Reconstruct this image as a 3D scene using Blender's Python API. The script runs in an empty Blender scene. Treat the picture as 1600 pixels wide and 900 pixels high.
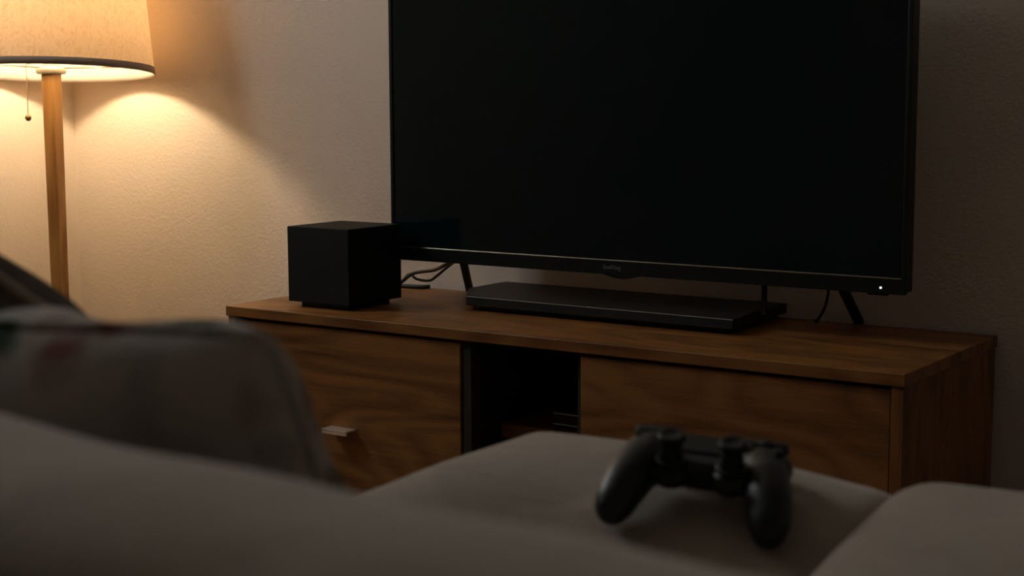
import bpy, bmesh, math, random
from mathutils import Vector, Matrix, noise
from math import pi, sin, cos, radians

S = bpy.context.scene
COL = S.collection
H = 0.42                      # height of the media cabinet's top; z in the layout notes is measured from it

# ------------------------------------------------------------------ camera
CAM = Vector((2.3314, -2.3016, 0.4337 + H))
PITCH, YAW, ROLL, FPX = 0.1232, 0.6036, -0.0044, 2372.56
rt = Vector((cos(YAW), sin(YAW), 0))
fw = Vector((-sin(YAW) * cos(PITCH), cos(YAW) * cos(PITCH), -sin(PITCH)))
up = rt.cross(fw)
r2 = rt * cos(ROLL) + up * sin(ROLL)
u2 = up * cos(ROLL) - rt * sin(ROLL)
cd = bpy.data.cameras.new('camera')
cam = bpy.data.objects.new('camera', cd)
COL.objects.link(cam)
cam.matrix_world = Matrix(((r2.x, u2.x, -fw.x, CAM.x), (r2.y, u2.y, -fw.y, CAM.y), (r2.z, u2.z, -fw.z, CAM.z), (0, 0, 0, 1)))
cd.sensor_width = 36
cd.lens = FPX * 36 / 1600
cd.clip_start = 0.02
cd.dof.use_dof = True
cd.dof.focus_distance = 3.0
cd.dof.aperture_fstop = 6.4
S.camera = cam

# ------------------------------------------------------------------ light and exposure
S.view_settings.view_transform = 'Standard'
S.view_settings.look = 'None'
S.view_settings.gamma = 1
S.view_settings.use_curve_mapping = False
S.view_settings.exposure = 0.0
BULB = 390.0                   # lamp bulb radiance
SKY = 18.0                    # dusk outside the window
W = bpy.data.worlds.new('dusk_sky')
S.world = W
W.use_nodes = True
W.node_tree.nodes['Background'].inputs[0].default_value = (0.93, 0.975, 0.97, 1)
W.node_tree.nodes['Background'].inputs[1].default_value = SKY

# ------------------------------------------------------------------ materials
def nodes_of(name):
    m = bpy.data.materials.new(name)
    m.use_nodes = True
    nt = m.node_tree
    return m, nt, nt.nodes['Principled BSDF']

def N(nt, t, **kw):
    n = nt.nodes.new(t)
    for k, v in kw.items():
        setattr(n, k, v)
    return n

def plain(name, col, rough=0.5, metal=0.0, spec=0.5, bump=0.0, bscale=400, var=0.0):
    m, nt, b = nodes_of(name)
    b.inputs['Base Color'].default_value = (*col, 1)
    b.inputs['Roughness'].default_value = rough
    b.inputs['Metallic'].default_value = metal
    b.inputs['Specular IOR Level'].default_value = spec
    tc = N(nt, 'ShaderNodeTexCoord')
    nz = N(nt, 'ShaderNodeTexNoise')
    nz.inputs['Scale'].default_value = bscale
    nz.inputs['Detail'].default_value = 3
    nt.links.new(tc.outputs['Object'], nz.inputs['Vector'])
    if var > 0:
        mx = N(nt, 'ShaderNodeMix', data_type='RGBA')
        mx.inputs[6].default_value = (*[c * (1 - var) for c in col], 1)
        mx.inputs[7].default_value = (*[min(1, c * (1 + var)) for c in col], 1)
        nt.links.new(nz.outputs[0], mx.inputs[0])
        nt.links.new(mx.outputs[2], b.inputs['Base Color'])
    if bump > 0:
        bp = N(nt, 'ShaderNodeBump')
        bp.inputs['Strength'].default_value = 1
        bp.inputs['Distance'].default_value = bump
        nt.links.new(nz.outputs[0], bp.inputs['Height'])
        nt.links.new(bp.outputs[0], b.inputs['Normal'])
    return m

def wall_mat():
    m, nt, b = nodes_of('painted_woodchip_plaster')
    b.inputs['Roughness'].default_value = 0.85
    b.inputs['Specular IOR Level'].default_value = 0.2
    tc = N(nt, 'ShaderNodeTexCoord')
    n1 = N(nt, 'ShaderNodeTexNoise'); n1.inputs['Scale'].default_value = 120; n1.inputs['Detail'].default_value = 5
    n2 = N(nt, 'ShaderNodeTexVoronoi'); n2.inputs['Scale'].default_value = 150
    n3 = N(nt, 'ShaderNodeTexNoise'); n3.inputs['Scale'].default_value = 3
    for n in (n1, n2, n3):
        nt.links.new(tc.outputs['Object'], n.inputs['Vector'])
    ad = N(nt, 'ShaderNodeMath', operation='MULTIPLY_ADD')
    ad.inputs[1].default_value = 0.35
    nt.links.new(n2.outputs['Distance'], ad.inputs[0])
    nt.links.new(n1.outputs[0], ad.inputs[2])
    bp = N(nt, 'ShaderNodeBump')
    bp.inputs['Strength'].default_value = 0.8
    bp.inputs['Distance'].default_value = 0.0013
    nt.links.new(ad.outputs[0], bp.inputs['Height'])
    nt.links.new(bp.outputs[0], b.inputs['Normal'])
    mx = N(nt, 'ShaderNodeMix', data_type='RGBA')
    mx.inputs[6].default_value = (0.70, 0.62, 0.55, 1)
    mx.inputs[7].default_value = (0.77, 0.68, 0.60, 1)
    nt.links.new(n3.outputs[0], mx.inputs[0])
    nt.links.new(mx.outputs[2], b.inputs['Base Color'])
    return m

def wood(name, dark, light, axis='X', scale=1.0, rough=0.42, knots=0.0, seed=0.0, spec=0.4):
    """grain runs along `axis` (object coordinates, metres)"""
    m, nt, b = nodes_of(name)
    tc = N(nt, 'ShaderNodeTexCoord')
    mp = N(nt, 'ShaderNodeMapping')
    lo, hi = 1.6 * scale, 26 * scale
    mp.inputs['Scale'].default_value = {'X': (lo, hi, hi), 'Y': (hi, lo, hi), 'Z': (hi, hi, lo)}[axis]
    mp.inputs['Location'].default_value = (seed, seed * 1.7, seed * 0.6)
    nt.links.new(tc.outputs['Object'], mp.inputs['Vector'])
    n1 = N(nt, 'ShaderNodeTexNoise'); n1.inputs['Scale'].default_value = 1.0; n1.inputs['Detail'].default_value = 5; n1.inputs['Distortion'].default_value = 0.6
    nt.links.new(mp.outputs[0], n1.inputs['Vector'])
    # broad figure
    mp2 = N(nt, 'ShaderNodeMapping')
    mp2.inputs['Scale'].default_value = {'X': (1.8, 5.5, 5.5), 'Y': (5.5, 1.8, 5.5), 'Z': (5.5, 5.5, 1.8)}[axis]
    mp2.inputs['Location'].default_value = (seed * 2, seed, seed * 3)
    nt.links.new(tc.outputs['Object'], mp2.inputs['Vector'])
    n2 = N(nt, 'ShaderNodeTexNoise'); n2.inputs['Scale'].default_value = 1.0; n2.inputs['Detail'].default_value = 1
    nt.links.new(mp2.outputs[0], n2.inputs['Vector'])
    ml = N(nt, 'ShaderNodeMath', operation='MULTIPLY'); ml.inputs[1].default_value = 7.0 + knots
    nt.links.new(n2.outputs[0], ml.inputs[0])
    fr = N(nt, 'ShaderNodeMath', operation='PINGPONG'); fr.inputs[1].default_value = 0.5
    nt.links.new(ml.outputs[0], fr.inputs[0])
    # fine pores
    mp3 = N(nt, 'ShaderNodeMapping')
    mp3.inputs['Scale'].default_value = {'X': (14, 420, 420), 'Y': (420, 14, 420), 'Z': (420, 420, 14)}[axis]
    nt.links.new(tc.outputs['Object'], mp3.inputs['Vector'])
    n3 = N(nt, 'ShaderNodeTexNoise'); n3.inputs['Scale'].default_value = 1.0; n3.inputs['Detail'].default_value = 2
    nt.links.new(mp3.outputs[0], n3.inputs['Vector'])
    a1 = N(nt, 'ShaderNodeMath', operation='MULTIPLY_ADD'); a1.inputs[1].default_value = 0.55
    nt.links.new(fr.outputs[0], a1.inputs[0]); nt.links.new(n1.outputs[0], a1.inputs[2])
    a2 = N(nt, 'ShaderNodeMath', operation='MULTIPLY_ADD'); a2.inputs[1].default_value = 0.35
    nt.links.new(n3.outputs[0], a2.inputs[0]); nt.links.new(a1.outputs[0], a2.inputs[2])
    cr = N(nt, 'ShaderNodeValToRGB')
    cr.color_ramp.elements[0].position = 0.50; cr.color_ramp.elements[0].color = (*dark, 1)
    cr.color_ramp.elements[1].position = 1.05; cr.color_ramp.elements[1].color = (*light, 1)
    nt.links.new(a2.outputs[0], cr.inputs[0])
    nt.links.new(cr.outputs[0], b.inputs['Base Color'])
    b.inputs['Roughness'].default_value = rough
    b.inputs['Specular IOR Level'].default_value = spec
    bp = N(nt, 'ShaderNodeBump'); bp.inputs['Strength'].default_value = 0.25; bp.inputs['Distance'].default_value = 0.0006
    nt.links.new(n3.outputs[0], bp.inputs['Height'])
    nt.links.new(bp.outputs[0], b.inputs['Normal'])
    return m

def velvet(name, col, sheen=0.35, nap=13.0, amount=0.20):
    m, nt, b = nodes_of(name)
    tc = N(nt, 'ShaderNodeTexCoord')
    n1 = N(nt, 'ShaderNodeTexNoise'); n1.inputs['Scale'].default_value = nap; n1.inputs['Detail'].default_value = 4; n1.inputs['Distortion'].default_value = 0.8
    n2 = N(nt, 'ShaderNodeTexNoise'); n2.inputs['Scale'].default_value = 420; n2.inputs['Detail'].default_value = 2
    nt.links.new(tc.outputs['Object'], n1.inputs['Vector']); nt.links.new(tc.outputs['Object'], n2.inputs['Vector'])
    mx = N(nt, 'ShaderNodeMix', data_type='RGBA')
    mx.inputs[6].default_value = (*[c * (1 - amount) for c in col], 1)
    mx.inputs[7].default_value = (*[c * (1 + amount) for c in col], 1)
    nt.links.new(n1.outputs[0], mx.inputs[0])
    nt.links.new(mx.outputs[2], b.inputs['Base Color'])
    b.inputs['Roughness'].default_value = 0.9
    b.inputs['Specular IOR Level'].default_value = 0.06
    b.inputs['Sheen Weight'].default_value = sheen
    b.inputs['Sheen Roughness'].default_value = 0.45
    bp = N(nt, 'ShaderNodeBump'); bp.inputs['Strength'].default_value = 0.5; bp.inputs['Distance'].default_value = 0.0012
    nt.links.new(n2.outputs[0], bp.inputs['Height'])
    b2 = N(nt, 'ShaderNodeBump'); b2.inputs['Strength'].default_value = 0.8; b2.inputs["Distance"].default_value = 0.004
    nt.links.new(n1.outputs[0], b2.inputs['Height']); nt.links.new(bp.outputs[0], b2.inputs['Normal'])
    nt.links.new(b2.outputs[0], b.inputs['Normal'])
    return m

def floral_mat():
    m, nt, b = nodes_of('floral_print_cotton')
    tc = N(nt, 'ShaderNodeTexCoord')
    wob = N(nt, 'ShaderNodeTexNoise'); wob.inputs['Scale'].default_value = 40
    nt.links.new(tc.outputs['Object'], wob.inputs['Vector'])
    dis = N(nt, 'ShaderNodeMix', data_type='RGBA', blend_type='ADD'); dis.inputs[0].default_value = 0.025
    nt.links.new(tc.outputs['Object'], dis.inputs[6]); nt.links.new(wob.outputs['Color'], dis.inputs[7])
    def blobs(scale, thr, off):
        mp = N(nt, 'ShaderNodeMapping'); mp.inputs['Location'].default_value = off
        nt.links.new(dis.outputs[2], mp.inputs['Vector'])
        v = N(nt, 'ShaderNodeTexVoronoi'); v.inputs['Scale'].default_value = scale
        nt.links.new(mp.outputs[0], v.inputs['Vector'])
        r = N(nt, 'ShaderNodeMapRange'); r.inputs[1].default_value = thr; r.inputs[2].default_value = thr - 0.2
        nt.links.new(v.outputs['Distance'], r.inputs[0])
        return r
    g = blobs(17, 0.36, (0.3, 0.1, 0.2))
    r = blobs(14, 0.34, (0.9, 0.5, 0.7))
    l = blobs(11, 0.40, (0.2, 0.8, 0.4))
    c = (0.40, 0.365, 0.33)
    last = None
    for mask, col in ((l, (0.20, 0.195, 0.18)), (g, (0.040, 0.070, 0.042)), (r, (0.20, 0.08, 0.07))):
        mx = N(nt, 'ShaderNodeMix', data_type='RGBA')
        if last is None:
            mx.inputs[6].default_value = (*c, 1)
        else:
            nt.links.new(last.outputs[2], mx.inputs[6])
        mx.inputs[7].default_value = (*col, 1)
        nt.links.new(mask.outputs[0], mx.inputs[0])
        last = mx
    nt.links.new(last.outputs[2], b.inputs['Base Color'])
    b.inputs['Roughness'].default_value = 0.95
    b.inputs['Specular IOR Level'].default_value = 0.1
    return m

def shade_mat():
    m = bpy.data.materials.new('handmade_paper_lamp_shade'); m.use_nodes = True
    nt = m.node_tree; nt.nodes.clear()
    out = N(nt, 'ShaderNodeOutputMaterial')
    tc = N(nt, 'ShaderNodeTexCoord')
    mp = N(nt, 'ShaderNodeMapping'); mp.inputs['Scale'].default_value = (120, 120, 55); mp.inputs['Rotation'].default_value = (0.5, 0.4, 0.3)
    nt.links.new(tc.outputs['Object'], mp.inputs['Vector'])
    nz = N(nt, 'ShaderNodeTexNoise'); nz.inputs['Scale'].default_value = 1; nz.inputs['Detail'].default_value = 3; nz.inputs['Distortion'].default_value = 1.5
    nt.links.new(mp.outputs[0], nz.inputs['Vector'])
    cr = N(nt, 'ShaderNodeValToRGB')
    cr.color_ramp.elements[0].position = 0.34; cr.color_ramp.elements[0].color = (0.60, 0.50, 0.40, 1)
    cr.color_ramp.elements[1].position = 0.52; cr.color_ramp.elements[1].color = (0.70, 0.62, 0.53, 1)
    nt.links.new(nz.outputs[0], cr.inputs[0])
    df = N(nt, 'ShaderNodeBsdfDiffuse')
    tr = N(nt, 'ShaderNodeBsdfTranslucent')
    nt.links.new(cr.outputs[0], df.inputs[0])
    tint = N(nt, 'ShaderNodeMix', data_type='RGBA', blend_type='MULTIPLY'); tint.inputs[0].default_value = 1
    tint.inputs[7].default_value = (1.0, 0.75, 0.49, 1)
    nt.links.new(cr.outputs[0], tint.inputs[6]); nt.links.new(tint.outputs[2], tr.inputs[0])
    ms = N(nt, 'ShaderNodeMixShader'); ms.inputs[0].default_value = SHADE_T
    nt.links.new(df.outputs[0], ms.inputs[1]); nt.links.new(tr.outputs[0], ms.inputs[2])
    nt.links.new(ms.outputs[0], out.inputs[0])
    return m

def emit(name, col, s):
    m = bpy.data.materials.new(name); m.use_nodes = True
    nt = m.node_tree; nt.nodes.clear()
    out = N(nt, 'ShaderNodeOutputMaterial'); e = N(nt, 'ShaderNodeEmission')
    e.inputs[0].default_value = (*col, 1); e.inputs[1].default_value = s
    nt.links.new(e.outputs[0], out.inputs[0])
    return m

SHADE_T = 0.17
M = dict(
    wall=wall_mat(),
    ceiling=plain('ceiling_paint', (0.72, 0.70, 0.66), 0.9),
    floor=wood('floor_laminate', (0.10, 0.06, 0.035), (0.20, 0.13, 0.08), 'Y'),
    oak=wood('walnut_veneer_lengthwise', (0.105, 0.037, 0.0080), (0.285, 0.117, 0.028), 'X', knots=2, seed=1.3),
    front=wood('walnut_veneer_front', (0.105, 0.037, 0.0080), (0.285, 0.117, 0.028), 'X', knots=4, seed=4.1, rough=0.5),
    side=wood('walnut_veneer_upright', (0.105, 0.037, 0.0080), (0.285, 0.117, 0.028), 'Z', seed=2.2, rough=0.5),
    inner=plain('dark_cabinet_lining', (0.030, 0.026, 0.022), 0.8, spec=0.2),
    pole=wood('honey_oak_pole', (0.26, 0.115, 0.03), (0.56, 0.31, 0.105), 'Z', seed=7.7, scale=1.2),
    black=plain('matte_black_vinyl', (0.006, 0.0085, 0.0085), 0.75, spec=0.25, bump=0.0004, bscale=900),
    gloss=plain('satin_black_plastic', (0.005, 0.0075, 0.0075), 0.4, spec=0.3),
    boxtop=plain('textured_black_plastic', (0.011, 0.011, 0.0100), 0.5, spec=0.35, bump=0.0002, bscale=1500),
    screen=plain('dark_glass_panel', (0.002, 0.0080, 0.0090), 0.11, spec=0.5),
    trim=plain('brushed_champagne_trim', (0.62, 0.56, 0.46), 0.28, 1.0),
    steel=plain('brushed_nickel', (0.88, 0.80, 0.71), 0.3, 0.7),
    silver=plain('silver_line', (0.55, 0.60, 0.60), 0.4, 0.6),
    logo=plain('grey_print', (0.20, 0.21, 0.21), 0.5),
    cable=plain('black_rubber', (0.012, 0.012, 0.012), 0.45),
    ctrl=plain('charcoal_controller_shell', (0.004, 0.0065, 0.007), 0.40, spec=0.4, bump=0.0001, bscale=2500),
    ctrl2=plain('black_controller_rubber', (0.0035, 0.005, 0.0055), 0.5, spec=0.3),
    sofa=velvet('taupe_velvet', (0.33, 0.275, 0.225)),
    brown=velvet('dark_brown_velvet', (0.050, 0.034, 0.018), 0.0),
    brownpipe=velvet('brown_piping', (0.16, 0.12, 0.075), 0.0),
    floral=floral_mat(),
    shade=shade_mat(),
    band=plain('taupe_shade_binding', (0.40, 0.31, 0.26), 0.9),
    cream=plain('cream_socket_plastic', (0.62, 0.56, 0.45), 0.4),
    brass=plain('aged_brass', (0.32, 0.24, 0.13), 0.35, 1.0),
    bulb=emit('warm_bulb', (1.0, 0.755, 0.445), BULB),
    led=emit('standby_led', (0.80, 0.82, 1.0), 3.0),
    frame=plain('white_window_frame', (0.6, 0.6, 0.58), 0.5),
    leg=plain('black_steel', (0.008, 0.008, 0.008), 0.6, spec=0.2),
)
def glass_mat():
    m = bpy.data.materials.new('window_glass'); m.use_nodes = True
    nt = m.node_tree; nt.nodes.clear()
    out = N(nt, 'ShaderNodeOutputMaterial'); t = N(nt, 'ShaderNodeBsdfTransparent'); g = N(nt, 'ShaderNodeBsdfGlossy')
    g.inputs['Roughness'].default_value = 0.02
    ms = N(nt, 'ShaderNodeMixShader'); ms.inputs[0].default_value = 0.06
    nt.links.new(t.outputs[0], ms.inputs[1]); nt.links.new(g.outputs[0], ms.inputs[2]); nt.links.new(ms.outputs[0], out.inputs[0])
    return m
M['glass'] = glass_mat()

# ------------------------------------------------------------------ mesh helpers
def link(name, bm, mat, parent=None, smooth=False):
    me = bpy.data.meshes.new(name)
    bmesh.ops.recalc_face_normals(bm, faces=bm.faces)
    bm.to_mesh(me); bm.free()
    if smooth:
        for p in me.polygons:
            p.use_smooth = True
    me.materials.append(mat)
    o = bpy.data.objects.new(name, me)
    COL.objects.link(o)
    if parent:
        o.parent = parent
    return o

def tag(o, label, cat, group=None):
    o['label'] = label; o['category'] = cat
    if group:
        o['group'] = group
    return o

def thing(name, label, cat, loc=(0, 0, 0), rotz=0, group=None):
    o = bpy.data.objects.new(name, None)
    COL.objects.link(o)
    o.location = loc; o.rotation_euler = (0, 0, rotz); o.empty_display_size = 0.05
    return tag(o, label, cat, group)

def box(bm, x0, x1, y0, y1, z0, z1, bev=0.0, seg=2):
    v = [bm.verts.new((x, y, z)) for z in (z0, z1) for y in (y0, y1) for x in (x0, x1)]
    fs = [bm.faces.new([v[i] for i in f]) for f in ((0, 2, 3, 1), (4, 5, 7, 6), (0, 1, 5, 4), (2, 6, 7, 3), (0, 4, 6, 2), (1, 3, 7, 5))]
    if bev > 0:
        es = list({e for f in fs for e in f.edges})
        bmesh.ops.bevel(bm, geom=es, offset=bev, segments=seg, profile=0.5, affect='EDGES')
    return bm

def bx(x0, x1, y0, y1, z0, z1, bev=0.0, seg=2):
    return box(bmesh.new(), x0, x1, y0, y1, z0, z1, bev, seg)

def prism(pts, z0, z1, bev=0.0, bm=None):
    bm = bm or bmesh.new()
    a = [bm.verts.new((x, y, z0)) for x, y in pts]; b = [bm.verts.new((x, y, z1)) for x, y in pts]
    n = len(pts)
    fs = [bm.faces.new(a[::-1]), bm.faces.new(b)] + [bm.faces.new((a[i], a[(i + 1) % n], b[(i + 1) % n], b[i])) for i in range(n)]
    if bev > 0:
        es = list({e for f in fs for e in f.edges})
        bmesh.ops.bevel(bm, geom=es, offset=bev, segments=2, profile=0.5, affect='EDGES')
    return bm

def lathe(prof, n=48, bm=None, loc=(0, 0, 0), close=False):
    bm = bm or bmesh.new()
    rings = []
    for r, z in prof:
        if r < 1e-6:
            rings.append([bm.verts.new((loc[0], loc[1], loc[2] + z))])
        else:
            rings.append([bm.verts.new((loc[0] + r * cos(2 * pi * i / n), loc[1] + r * sin(2 * pi * i / n), loc[2] + z)) for i in range(n)])
    pairs = list(zip(rings, rings[1:])) + ([(rings[-1], rings[0])] if close else [])
    for a, b in pairs:
        for i in range(n):
            j = (i + 1) % n
            if len(a) == 1 and len(b) == 1:
                continue
            if len(a) == 1:
                bm.faces.new((a[0], b[i], b[j]))
            elif len(b) == 1:
                bm.faces.new((a[i], a[j], b[0]))
            else:
                bm.faces.new((a[i], a[j], b[j], b[i]))
    return bm

def spline(pts, k=8):
    P = [Vector(p) for p in pts]
    P = [P[0] * 2 - P[1]] + P + [P[-1] * 2 - P[-2]]
    out = []
    for i in range(1, len(P) - 2):
        for t in range(k):
            t /= k
            a, b, c, d = P[i - 1:i + 3]
            out.append(0.5 * ((2 * b) + (c - a) * t + (2 * a - 5 * b + 4 * c - d) * t * t + (3 * b - a - 3 * c + d) * t ** 3))
    out.append(P[-2])
    return out

def tube(pts, r, n=10, bm=None, closed=False):
    bm = bm or bmesh.new()
    pts = [Vector(p) for p in pts]
    m = len(pts)
    rings = []
    ref = Vector((0.13, 0.27, 0.95)).normalized()
    for i, p in enumerate(pts):
        if closed:
            t = (pts[(i + 1) % m] - pts[i - 1]).normalized()
        else:
            t = (pts[min(i + 1, m - 1)] - pts[max(i - 1, 0)]).normalized()
        a = ref - t * ref.dot(t)
        a = a.normalized() if a.length > 1e-4 else t.orthogonal().normalized()
        ref = a
        b = t.cross(a)
        rr = r[i] if isinstance(r, (list, tuple)) else r
        rings.append([bm.verts.new(p + (a * cos(2 * pi * k / n) + b * sin(2 * pi * k / n)) * rr) for k in range(n)])
    for i in range(m if closed else m - 1):
        A, B = rings[i], rings[(i + 1) % m]
        for k in range(n):
            bm.faces.new((A[k], A[(k + 1) % n], B[(k + 1) % n], B[k]))
    if not closed:
        bm.faces.new(rings[0][::-1]); bm.faces.new(rings[-1])
    return bm

def strip(bm, pts, w, t, wdir):
    """flat bar along pts: width w along wdir, thickness t"""
    pts = [Vector(p) for p in pts]
    wd = Vector(wdir).normalized()
    rings = []
    for i, p in enumerate(pts):
        tg = (pts[min(i + 1, len(pts) - 1)] - pts[max(i - 1, 0)]).normalized()
        nn = tg.cross(wd).normalized()
        rings.append([bm.verts.new(p + wd * a * w / 2 + nn * b * t / 2) for a, b in ((-1, -1), (1, -1), (1, 1), (-1, 1))])
    for A, B in zip(rings, rings[1:]):
        for k in range(4):
            bm.faces.new((A[k], A[(k + 1) % 4], B[(k + 1) % 4], B[k]))
    bm.faces.new(rings[0][::-1]); bm.faces.new(rings[-1])
    return bm

def cushion(x0, x1, y0, y1, z0, z1, r, crown=0.0, seed=0, wob=0.004, n=(40, 40, 10), top=None, freq=6.0):
    """soft upholstered block: rounded box with a crowned top and gentle waviness"""
    bm = bmesh.new()
    cx, cy, cz = (x0 + x1) / 2, (y0 + y1) / 2, (z0 + z1) / 2
    hx, hy, hz = (x1 - x0) / 2, (y1 - y0) / 2, (z1 - z0) / 2
    cache = {}
    def vert(i, j, k):
        key = (i, j, k)
        if key in cache:
            return cache[key]
        # denser near the edges
        f = lambda q, m: sin((2 * q / m - 1) * pi / 2)
        u, v, w = f(i, n[0]), f(j, n[1]), f(k, n[2])
        p = Vector((u * hx, v * hy, w * hz))
        q = Vector((max(-hx + r, min(hx - r, p.x)), max(-hy + r, min(hy - r, p.y)), max(-hz + r, min(hz - r, p.z))))
        d = p - q
        if d.length > 1e-9:
            p = q + d.normalized() * r if True else p
        if w > 0:
            s = w
            p.z += s * crown * (1 - u ** 4) * (1 - v ** 4)
            if top:
                p.z += s * top(p.x + cx, p.y + cy)
        q = Vector((p.x + cx, p.y + cy, p.z + cz))
        nv = noise.noise_vector(q * freq + Vector((seed * 3.1, seed * 1.7, seed))) * wob
        q += nv
        cache[key] = bm.verts.new(q)
        return cache[key]
    for a, b, c in ((0, 1, 2), (0, 2, 1), (1, 2, 0)):
        for side in (0, n[c]):
            for i in range(n[a]):
                for j in range(n[b]):
                    def mk(ii, jj):
                        t = [0, 0, 0]; t[a] = ii; t[b] = jj; t[c] = side
                        return vert(*t)
                    vs = [mk(i, j), mk(i + 1, j), mk(i + 1, j + 1), mk(i, j + 1)]
                    try:
                        bm.faces.new(vs)
                    except ValueError:
                        pass
    return bm

def pillow(w, h, t, seed=0, n=36, pinch=0.10, crease=0.006, soft=0.03):
    """stuffed pillow standing in the local XZ plane, origin at its centre, thickness along Y"""
    bm = bmesh.new()
    def outline(u, v):
        px = u * w / 2 * (1 - pinch * (1 - v * v) * abs(u) ** 3 * 0.8)
        pz = v * h / 2 * (1 - pinch * (1 - u * u) * abs(v) ** 3 * 0.8)
        px *= 1 - soft * v ** 6
        pz *= 1 - soft * 1.5 * u ** 6
        return px, pz
    V = {}
    for s in (-1, 1):
        for i in range(n + 1):
            for j in range(n + 1):
                u, v = sin((2 * i / n - 1) * pi / 2), sin((2 * j / n - 1) * pi / 2)
                px, pz = outline(u, v)
                prof = ((1 - u ** 2) * (1 - v ** 2)) ** 0.42 if abs(u) < 1 and abs(v) < 1 else 0
                y = s * t / 2 * prof
                y += s * crease * noise.noise(Vector((px * 14 + seed, pz * 14, s * 3.0 + seed))) * min(1, prof * 2)
                edge = i in (0, n) or j in (0, n)
                key = (i, j, 0 if edge else s)
                if key not in V:
                    V[key] = bm.verts.new((px, y if not edge else 0, pz))
    for s in (-1, 1):
        for i in range(n):
            for j in range(n):
                k = []
                for a, b in ((i, j), (i + 1, j), (i + 1, j + 1), (i, j + 1)):
                    e = a in (0, n) or b in (0, n)
                    k.append(V[(a, b, 0 if e else s)])
                try:
                    bm.faces.new(k)
                except ValueError:
                    pass
    edge = []
    for i in range(n): edge.append((i, 0))
    for j in range(n): edge.append((n, j))
    for i in range(n, 0, -1): edge.append((i, n))
    for j in range(n, 0, -1): edge.append((0, j))
    loop = []
    for i, j in edge:
        u, v = sin((2 * i / n - 1) * pi / 2), sin((2 * j / n - 1) * pi / 2)
        px, pz = outline(u, v)
        loop.append(Vector((px, 0, pz)))
    pipe = [p for a, p in enumerate(loop) if (p - loop[a - 1]).length > 0.0025]
    return bm, pipe

# ------------------------------------------------------------------ the room
XL, XR, YB, YF, ZC = -1.06, 4.7, 0.4895, -5.4, 2.75
T = 0.12
def struct(name, bm, mat, parent=None):
    o = link(name, bm, mat, parent)
    if parent is None:
        o['kind'] = 'structure'
    return o
struct('floor', bx(XL - T, XR + T, YF - T, YB + T, -0.1, 0), M['floor'])
struct('ceiling', bx(XL - T, XR + T, YF - T, YB + T, ZC, ZC + 0.1), M['ceiling'])
struct('wall_back', bx(XL - T, XR + T, YB, YB + T, 0, ZC), M['wall'])
struct('wall_front', bx(XL - T, XR + T, YF - T, YF, 0, ZC), M['wall'])
struct('wall_right', bx(XR, XR + T, YF, YB, 0, ZC), M['wall'])
# left wall with a window opening
wy0, wy1, wz0, wz1 = -1.30, -0.62, 1.58, 2.60
b = bmesh.new()
box(b, XL - T, XL, wy1, YB, 0, ZC); box(b, XL - T, XL, YF, wy0, 0, ZC)
box(b, XL - T, XL, wy0, wy1, 0, wz0); box(b, XL - T, XL, wy0, wy1, wz1, ZC)
struct('wall_left', b, M['wall'])
win = thing('window_1', 'white framed window in the side wall', 'window'); win['kind'] = 'structure'
del win['category']; del win['label']
fx = XL - 0.07
for a in ((fx - .03, fx + .03, wy0, wy0 + .06, wz0, wz1), (fx - .03, fx + .03, wy1 - .06, wy1, wz0, wz1),
          (fx - .03, fx + .03, wy0 + .06, wy1 - .06, wz0, wz0 + .06), (fx - .03, fx + .03, wy0 + .06, wy1 - .06, wz1 - .06, wz1),
          (fx - .03, fx + .03, (wy0 + wy1) / 2 - .03, (wy0 + wy1) / 2 + .03, wz0 + .06, wz1 - .06)):
    link('window_frame', bx(*a), M['frame'], win)
link('pane', bx(fx - .003, fx + .003, wy0 + .06, (wy0 + wy1) / 2 - .03, wz0 + .06, wz1 - .06), M['glass'], win)
link('pane', bx(fx - .003, fx + .003, (wy0 + wy1) / 2 + .03, wy1 - .06, wz0 + .06, wz1 - .06), M['glass'], win)
pl = bpy.data.lights.new('window_left_offscreen', 'AREA')
pl.shape = 'RECTANGLE'; pl.size = wy1 - wy0; pl.size_y = wz1 - wz0
pl.cycles.is_portal = True
po = bpy.data.objects.new('window_left_offscreen', pl); COL.objects.link(po)
po.matrix_world = Matrix.Translation((XL - T - 0.01, (wy0 + wy1) / 2, (wz0 + wz1) / 2)) @ Matrix(((0, 0, -1, 0), (1, 0, 0, 0), (0, -1, 0, 0), (0, 0, 0, 1)))

# ------------------------------------------------------------------ media cabinet
L, D, TB = 1.5, 0.4795, 0.0215
ZS = -0.025                   # underside gap line
cab = thing('media_cabinet', 'long low walnut media cabinet standing against the wall under the television', 'cabinet', (0, 0, H))
link('top_board', bx(0, L, 0, D, -TB, 0, 0.0018), M['oak'], cab)
link('side_panel', bx(0.004, 0.024, 0.004, D - .004, -H, -TB, 0.001), M['side'], cab)
link('side_panel', bx(L - 0.024, L - 0.003, 0.004, D - .004, -H, -TB, 0.001), M['side'], cab)
link('partition', bx(0.620, 0.640, 0.012, D - .012, -H + .06, -TB), M['inner'], cab)
link('partition', bx(0.872, 0.889, 0.026, D - .012, -H + .06, -TB), M['inner'], cab)
link('back_panel', bx(0.024, L - 0.024, D - .012, D - .004, -H + .06, -TB), M['inner'], cab)
link('bottom_board', bx(0.024, L - 0.024, 0.012, D - .012, -H + .04, -H + .06), M['side'], cab)
link('plinth', bx(0.024, L - 0.024, 0.05, 0.07, -H, -H + .04), M['inner'], cab)
link('lower_shelf', bx(0.640, 0.872, 0.012, D - .012, -0.272, -0.254, .001), M['oak'], cab)
link('upper_shelf', bx(0.640, 0.872, 0.112, D - .012, -0.228, -0.200, .001), M['oak'], cab)
dr = link('drawer_front', bx(0.027, 0.617, 0.008, 0.026, -H + .055, -0.0285, 0.001), M['front'], cab)
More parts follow.
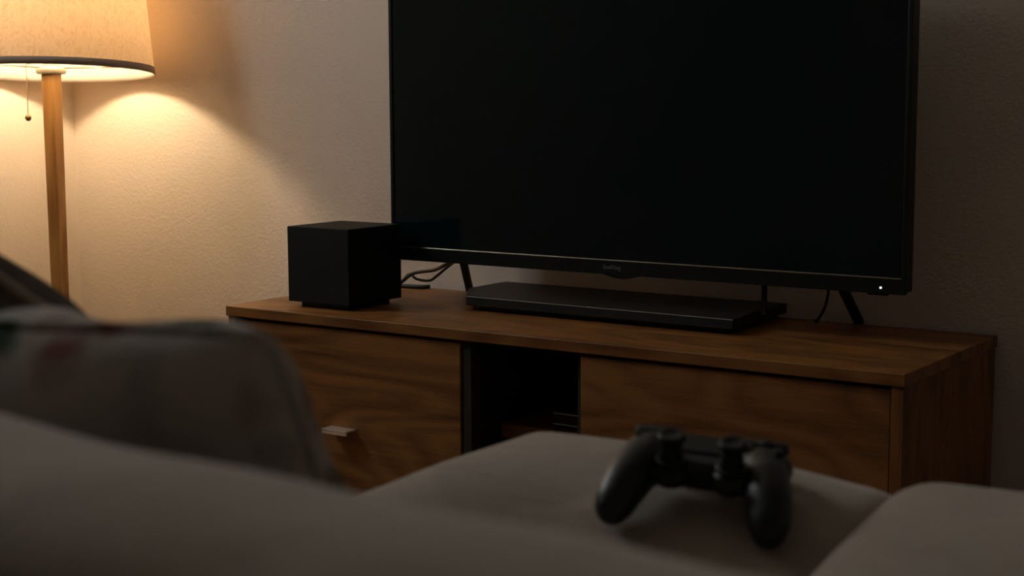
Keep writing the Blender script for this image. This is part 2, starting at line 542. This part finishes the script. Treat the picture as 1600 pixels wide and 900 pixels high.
link('drawer_body', bx(0.030, 0.614, 0.026, D - .03, -H + .065, -0.06), M['inner'], dr)
hb = bmesh.new()
box(hb, 0.286, 0.352, -0.022, 0.008, -0.2335, -0.2285, 0.0008)
box(hb, 0.286, 0.352, -0.022, -0.018, -0.2385, -0.2335, 0.0006)
h = link('handle', hb, M['steel'], dr); h['label'] = 'brushed nickel tab pull'
dr2 = link('drawer_front', bx(0.8895, 1.4735, 0.008, 0.026, -H + .055, -0.0285, 0.001), M['front'], cab)
link('drawer_body', bx(0.892, 1.471, 0.026, D - .03, -H + .065, -0.06), M['inner'], dr2)

# small device on the shelf, mostly hidden behind the right front
dv = thing('set_top_box', 'slim black set-top box with silver lines on the shelf inside the open bay', 'electronics', (0.750, 0.13, H - 0.2))
link('casing', bx(0.0, 0.118, 0, 0.2, 0.003, 0.036, 0.0015), M['gloss'], dv)
link('foot', bx(0.004, 0.114, 0.01, 0.19, 0.0, 0.003), M['cable'], dv)
link('trim_line', bx(0.0015, 0.1165, -0.0014, 0.001, 0.0080, 0.0102), M['silver'], dv)
link('trim_line', bx(0.0015, 0.1165, -0.0014, 0.001, 0.0293, 0.0308), M['silver'], dv)

# ------------------------------------------------------------------ subwoofer
sb = thing('subwoofer', 'black cube-shaped subwoofer on the cabinet beside the television', 'speaker', (0.1181, 0.0698, H))
link('cabinet_body', bx(0, 0.1694, 0, 0.1732, 0.011, 0.1707, 0.0016), M['black'], sb)
link('plinth', bx(0.022, 0.150, 0.018, 0.155, 0, 0.011), M['gloss'], sb)

# ------------------------------------------------------------------ flat console
cs = thing('disc_player', 'flat black disc player lying on the cabinet under the television', 'electronics', (0, 0, H))
poly = [(0.403, 0.470), (0.403, 0.330), (0.478, 0.219), (1.094, 0.210), (1.094, 0.236), (1.084, 0.300), (1.084, 0.470)]
link('casing', prism(poly, 0.011, 0.0305, 0.0012), M['boxtop'], cs)
link('base', prism([(0.425, 0.46), (0.425, 0.335), (0.492, 0.245), (1.07, 0.238), (1.07, 0.46)], 0, 0.011), M['gloss'], cs)
lb = bmesh.new(); strip(lb, [(0.478, 0.2186, 0.0295), (1.094, 0.2096, 0.0295)], 0.0012, 0.0012, (0, 0, 1))
link('edge_line', lb, M['silver'], cs)

# ------------------------------------------------------------------ television
X0, X1, TY = 0.2449, 1.4009, 0.262
ZB, ZM, ZT = 0.0905, 0.1185, 0.780
tv = thing('television', 'large flat television with black bezel, switched off, on the walnut cabinet', 'television', (0, 0, H))
link('housing', bx(X0 + .002, X1 - .002, TY + .006, TY + .042, ZB + .002, ZT, 0.003), M['gloss'], tv)
bz = bmesh.new(); box(bz, X0, X0 + .0085, TY, TY + .012, ZB, ZT, .0015)
link('bezel_side', bz, M['gloss'], tv)
bz = bmesh.new(); box(bz, X1 - .0085, X1, TY, TY + .012, ZB, ZT, .0015)
link('bezel_side', bz, M['gloss'], tv)
link('bezel_top', bx(X0 + .0085, X1 - .0085, TY, TY + .012, ZT - .0085, ZT, .001), M['gloss'], tv)
bb = bmesh.new(); box(bb, X0 + .0085, X1 - .0085, TY, TY + .014, ZB, ZM, .0015)
low = link('bezel_bottom', bb, M['gloss'], tv)
link('trim_line', bx(X0 + .0085, X1 - .0085, TY - .0014, TY + .004, ZM - .0005, ZM + .0016, 0.0004), M['trim'], tv)
link('screen', bx(X0 + .0085, X1 - .0085, TY + .003, TY + .008, ZM + .0016, ZT - .0085), M['screen'], tv)
# receiver bulge under the logo
pts = []
for i in range(25):
    s = i / 24
    pts.append((0.772 + s * 0.104, ZB + .001 - 0.0085 * (sin(pi * s) ** 1.6)))
rb = bmesh.new()
fr = [rb.verts.new((x, TY + .001, z)) for x, z in pts]; bk = [rb.verts.new((x, TY + .013, z)) for x, z in pts]
for i in range(24):
    rb.faces.new((fr[i], fr[i + 1], bk[i + 1], bk[i]))
rb.faces.new(fr[::-1]); rb.faces.new(bk)
rb.faces.new((fr[0], bk[0], bk[-1], fr[-1]))
link('receiver', rb, M['gloss'], tv)
link('power_button', bx(1.330, 1.368, TY + .002, TY + .012, ZB - .0035, ZB + .001, 0.0012), M['gloss'], tv)
ld = link('standby_light', lathe([(0, -.0008), (.0019, -.0004), (.0019, .0008), (0, .0008)], 12), M['led'], tv)
ld.location = (1.356, TY - .0006, 0.1015); ld.rotation_euler = (pi / 2, 0, 0)
# maker's mark
fc = bpy.data.curves.new('logo', 'FONT'); fc.body = '2oelXivg'; fc.size = 0.0115; fc.extrude = 0.0002; fc.align_x = 'CENTER'; fc.space_character = 1.0
fo = bpy.data.objects.new('tmp', fc); COL.objects.link(fo)
bpy.context.view_layer.update()
me = bpy.data.meshes.new_from_object(fo.evaluated_get(bpy.context.evaluated_depsgraph_get()))
bpy.data.objects.remove(fo)
me.materials.clear(); me.materials.append(M['logo'])
lg = bpy.data.objects.new('logo', me); COL.objects.link(lg); lg.parent = tv
lg.location = (0.803, TY - .0003, 0.1015); lg.rotation_euler = (pi / 2, 0, 0)
# feet: slanted struts behind, one slim upright
for (a, c) in (((0.4225, TY + .02, ZB + .012), (0.305, 0.468, 0.004)), ((1.272, TY + .02, ZB + .012), (1.236, 0.468, 0.004))):
    f = bmesh.new(); strip(f, [a, c], 0.019, 0.007, (1, 0, 0.0)); link('foot', f, M['leg'], tv)
f = bmesh.new(); strip(f, [(1.118, TY + .03, ZB + .01), (1.118, TY + .03, 0.0306)], 0.009, 0.006, (1, 0, 0)); link('support_post', f, M['leg'], tv)

# ------------------------------------------------------------------ cables on the cabinet
def cable(name, label, pts, r):
    o = link(name, tube(spline(pts, 8), r, 8), M['cable'], None, True)
    return tag(o, label, 'cable', 'cables behind the television')
HZ = lambda *p: (p[0], p[1], p[2] + H)
cable('cable', 'black cable arching from the television down behind the subwoofer',
      [HZ(.405, .309, .100), HZ(.345, .325, .078), HZ(.300, .342, .062), HZ(.235, .352, .050), HZ(.195, .360, .028), HZ(.165, .36, .0045), HZ(.12, .36, .0045)], 0.0042)
cable('cable', 'thin black cable sagging in a loop between television and subwoofer',
      [HZ(.400, .314, .100), HZ(.340, .340, .072), HZ(.300, .352, .048), HZ(.272, .36, .035), HZ(.236, .362, .036), HZ(.205, .372, .044), HZ(.165, .385, .0155), HZ(.12, .40, .0035)], 0.0032)
cable('cable', 'thick black lead lying flat on the cabinet behind the subwoofer',
      [HZ(.11, .44, .0052), HZ(.15, .445, .0052), HZ(.18, .452, .0052), HZ(.196, .462, .0062)], 0.005)
cable('cable', 'thin black cable hanging from the television beside the right foot',
      [HZ(1.238, .309, .098), HZ(1.232, .322, .075), HZ(1.205, .37, .04), HZ(1.160, .44, .0032), HZ(1.150, .455, .0032)], 0.0028)

# ------------------------------------------------------------------ floor lamp
LX, LY = -0.787, 0.199
RIM = 0.505
lamp = thing('floor_lamp', 'floor lamp with square wooden pole and glowing fabric drum shade in the corner', 'lamp', (LX, LY, 0))
pb = bmesh.new()
vs = [[pb.verts.new((sx * w, sy * w, z)) for sx, sy in ((-1, -1), (1, -1), (1, 1), (-1, 1))] for w, z in ((0.0150, 0.03), (0.0178, H + RIM + 0.004))]
pb.faces.new(vs[0][::-1]); pb.faces.new(vs[1])
for k in range(4):
    pb.faces.new((vs[0][k], vs[0][(k + 1) % 4], vs[1][(k + 1) % 4], vs[1][k]))
bmesh.ops.bevel(pb, geom=list(pb.edges), offset=0.003, segments=2, profile=0.5, affect='EDGES')
po = link('pole', pb, M['pole'], lamp); po.rotation_euler = (0, 0, radians(12))
link('base', lathe([(0, 0), (.14, 0), (.145, .006), (.14, .022), (.03, .03), (0, .03)], 48), M['pole'], lamp, True)
zt = H + RIM
link('socket', lathe([(0, -.002), (.034, -.002), (.037, .002), (.037, .010), (.034, .013), (.02, .018), (.02, .10), (.017, .145), (0, .145)], 32, loc=(0, 0, zt)), M['cream'], lamp, True)
BZ = 0.195
link('bulb', lathe([(0, -.05), (.014, -.048), (.016, -.030), (.028, -.008), (.031, .008), (.027, .022), (.016, .032), (0, .036)], 20, loc=(0, 0, zt + BZ)), M['bulb'], lamp, True)
# shade, a little askew on its fitting
rb_, rtp, hs = 0.252, 0.219, 0.33
TILT = Matrix.Rotation(radians(-4.3), 4, Vector((rt.x, rt.y, 0)))
sh = link('lamp_shade', lathe([(rb_ + (rtp - rb_) * k / 10, hs * k / 10) for k in range(11)], 96), M['shade'], lamp, True)
sh.matrix_local = Matrix.Translation((0, 0, zt)) @ TILT
link('binding', lathe([(rb_ + .0018, -.001), (rb_ + .0003, .017), (rb_ - .003, .017), (rb_ - .0015, -.001)], 96, close=True), M['band'], sh, True)
link('binding', lathe([(rtp + .0028, hs - .012), (rtp + .0018, hs + .001), (rtp - .0015, hs + .001), (rtp - .0005, hs - .012)], 96, close=True), M['band'], sh, True)
sp = bmesh.new()
for k in range(3):
    a = 2 * pi * k / 3 + 0.4
    tube([(0.02 * cos(a), 0.02 * sin(a), .012), ((rb_ - .004) * cos(a), (rb_ - .004) * sin(a), .010)], 0.0016, 6, sp)
link('spider', sp, M['brass'], sh, True)
ch = bmesh.new()
top_, bot_ = zt + 0.02, H + 0.402
dirx = Vector((rt.x, rt.y, 0)) * -0.062
n_ = 46
for k in range(n_):
    z = top_ + (bot_ - top_) * k / (n_ - 1)
    bmesh.ops.create_icosphere(ch, subdivisions=1, radius=0.0016, matrix=Matrix.Translation((dirx.x, dirx.y, z)))
tube([(0.02 * dirx.normalized().x, 0.02 * dirx.normalized().y, zt + 0.03), (dirx.x, dirx.y, zt + 0.022), (dirx.x, dirx.y, zt + 0.015)], 0.001, 6, ch)
tube([(dirx.x, dirx.y, top_), (dirx.x, dirx.y, bot_)], 0.0005, 5, ch)
pc = link('pull_chain', ch, M['brass'], lamp, True)
link('pull_knob', lathe([(0, -.010), (.004, -.009), (.0078, -.004), (.0078, .001), (.004, .006), (.0015, .009), (0, .009)], 20, loc=(dirx.x, dirx.y, bot_ - .006)), M['brass'], pc, True)

# ------------------------------------------------------------------ sofa
SF = thing('sofa', 'taupe velvet sofa seen over its low back, facing the television', 'sofa', (0, 0, 0))
SX0, SX1 = 1.49, 3.05
SYF, SYB = -1.035, -1.78
link('base', bx(SX0 + .02, SX1, -1.96, SYF - .02, 0.09, 0.36, 0.02, 3), M['sofa'], SF, True)
for x, y in ((SX0 + .08, SYF - .09), (SX1 - .08, SYF - .09), (SX0 + .08, -1.90), (SX1 - .08, -1.90)):
    link('leg', lathe([(0, 0), (.014, 0), (.020, .09), (0, .09)], 16, loc=(x, y, 0)), M['leg'], SF, True)
ZA = H + 0.082
def slope_a(x, y):
    t = (y - (-1.25)) / 0.14
    k = max(0.0, min(1.0, (x - 1.53) / 0.15)); k = k * k * (3 - 2 * k)
    return 0.028 * (1 - k) + k * 0.033 * max(-0.4, min(1.0, t)) - 0.18 * max(0.0, x - 1.68) * (1 - 0.7 * max(0, min(1, t)))
def slope_b(x, y):
    t = (y - (-1.27)) / 0.16
    return 0.026 * max(-0.4, min(1.0, t))
link('seat_cushion', cushion(1.478, 1.915, SYB, SYF, 0.36, ZA - 0.002, 0.055, 0.006, 1, 0.005, (48, 60, 10), slope_a), M['sofa'], SF, True)
link('seat_cushion', cushion(1.858, 2.45, SYB, SYF, 0.36, ZA + .008, 0.070, 0.018, 2, 0.006, (48, 60, 10), slope_b), M['sofa'], SF, True)
link('seat_cushion', cushion(2.45, 3.02, SYB, SYF, 0.36, ZA + .005, 0.065, 0.018, 5, 0.006, (40, 60, 10), slope_b), M['sofa'], SF, True)
link('backrest', cushion(1.24, 3.05, -1.985, -1.782, 0.12, H + 0.282, 0.098, 0.004, 3, 0.004, (130, 36, 26), lambda x, y: -0.022 * (x - 1.86), 9.0), M['sofa'], SF, True)
link('armrest', cushion(1.22, 1.474, -1.985, -1.47, 0.12, H + 0.052, 0.045, 0.0, 4, 0.006, (16, 40, 20)), M['sofa'], SF, True)

# ------------------------------------------------------------------ pillows on the sofa
def place(o, c, rz, rx, ry=0):
    o.location = c
    o.rotation_euler = (rx, ry, rz)
bm, pipe = pillow(0.45, 0.27, 0.14, 2, 44, 0.03, 0.018, 0.022)
fp = thing('throw_pillow', 'floral print throw pillow leaning on the inside of the sofa back', 'pillow')
link('cover', bm, M['floral'], fp, True)
link('piping', tube(pipe, 0.0032, 8, None, True), M['floral'], fp, True)
place(fp, (1.604, -1.735, H + 0.189), radians(4), radians(22), radians(-2.5))
fp.rotation_mode = 'XYZ'
bm, pipe = pillow(0.27, 0.245, 0.12, 7, 32, 0.12, 0.008)
bp = thing('throw_pillow', 'dark brown velvet pillow with lighter piping behind the floral pillow', 'pillow')
link('cover', bm, M['brown'], bp, True)
link('piping', tube(pipe, 0.0055, 8, None, True), M['brownpipe'], bp, True)
place(bp, (1.430, -1.622, H + 0.211), radians(-8), radians(14), radians(18))

# ------------------------------------------------------------------ game controller
gc = thing('game_controller', 'black wireless game controller lying on the sofa seat cushion', 'controller')
mm = 0.001
def ball(bm, c, r, s=(1, 1, 1)):
    bmesh.ops.create_icosphere(bm, subdivisions=3, radius=1, matrix=Matrix.Translation(Vector(c) * mm) @ Matrix.Diagonal((r * s[0] * mm, r * s[1] * mm, r * s[2] * mm, 1)))
body = bmesh.new()
for s in (-1, 1):
    path = spline([(s * 50, 18, -2), (s * 57, -2, -2), (s * 62.5, -24, -5), (s * 66.5, -42, -11), (s * 68, -50, -14)], 10)
    rad = [23.5, 24, 23, 20.5, 17.5]
    for i, p in enumerate(path):
        t = i / (len(path) - 1) * 4; a = min(3, int(t)); rr = rad[a] + (rad[a + 1] - rad[a]) * (t - a)
        ball(body, p, rr, (0.92, 1, 1))
    ball(body, (s * 50, 24, -1), 27, (1, 0.92, 0.66))
    ball(body, (s * 27, -3, -1), 19, (1, 1, 0.72))
box(body, -.052, .052, -.006, .043, -.016, .0125, .006, 3)
body_o = link('shell_raw', body, M['ctrl'])
mod = body_o.modifiers.new('r', 'REMESH'); mod.mode = 'VOXEL'; mod.voxel_size = 0.0016
mod2 = body_o.modifiers.new('s', 'SMOOTH'); mod2.iterations = 7; mod2.factor = 0.5
bpy.context.view_layer.update()
me = bpy.data.meshes.new_from_object(body_o.evaluated_get(bpy.context.evaluated_depsgraph_get()))
bpy.data.objects.remove(body_o)
for p in me.polygons: p.use_smooth = True
me.name = 'shell'
so = bpy.data.objects.new('shell', me); COL.objects.link(so); so.parent = gc
def mmlathe(prof, loc, n=28): return lathe([(r * mm, z * mm) for r, z in prof], n, loc=[c * mm for c in loc])
for s in (-1, 1):
    st = link('thumbstick', mmlathe([(0, -13), (12, -13), (10, -4), (9, 5), (9.5, 8.5), (12.2, 10), (12.8, 13), (12, 15.5), (9, 16), (7, 14.6), (0, 14.2)], (s * 27, -4, 23)), M['ctrl2'], gc, True)
    link('stick_collar', mmlathe([(0, -1), (14.5, -1), (14.5, 2.2), (13, 3.4), (11, 2.6), (9.5, 0), (0, 0)], (s * 27, -4, 12)), M['ctrl'], gc, True)
    # shoulder button and trigger
    g = bmesh.new(); box(g, (s * 50 - 20) * mm, (s * 50 + 20) * mm, 36 * mm, 50 * mm, 4 * mm, 15 * mm, 4 * mm, 3)
    link('shoulder_button', g, M['ctrl2'], gc, True)
    g = bmesh.new(); strip(g, [Vector(p) * mm for p in spline([(s * 50, 40, -4), (s * 50, 49, -9), (s * 50, 51, -17), (s * 50, 46, -25)], 5)], 24 * mm, 9 * mm, (1, 0, 0))
    bmesh.ops.bevel(g, geom=list(g.edges), offset=1.5 * mm, segments=2, profile=0.5, affect='EDGES')
    link('trigger', g, M['ctrl2'], gc, True)
link('touchpad', bx(-.026, .026, .012, .043, .011, .0145, .0015), M['ctrl2'], gc)
for k in range(4):
    a = pi / 2 * k
    link('face_button', mmlathe([(0, 0), (5.5, 0), (5.5, 3.2), (4.8, 4), (0, 4.2)], (50 + 13 * cos(a), 24 + 13 * sin(a), 15.5), 20), M['ctrl2'], gc, True)
    g = bx(-3.8 * mm, 3.8 * mm, 4 * mm, 14 * mm, 0, 4 * mm, 1 * mm)
    o = link('direction_button', g, M['ctrl2'], gc); o.location = (-50 * mm, 24 * mm, 15.3 * mm); o.rotation_euler = (0, 0, a)
for s in (-1, 1):
    g = bx((s * 31 - 2) * mm, (s * 31 + 2) * mm, 30 * mm, 37 * mm, 12 * mm, 15.5 * mm, 1 * mm)
    link('option_button', g, M['ctrl2'], gc)
gc.location = (1.756, -1.188, H + 0.1223)
gc.rotation_euler = (0.2906, 0.0738, 0.3014)
gc.scale = (0.95, 0.95, 0.95)
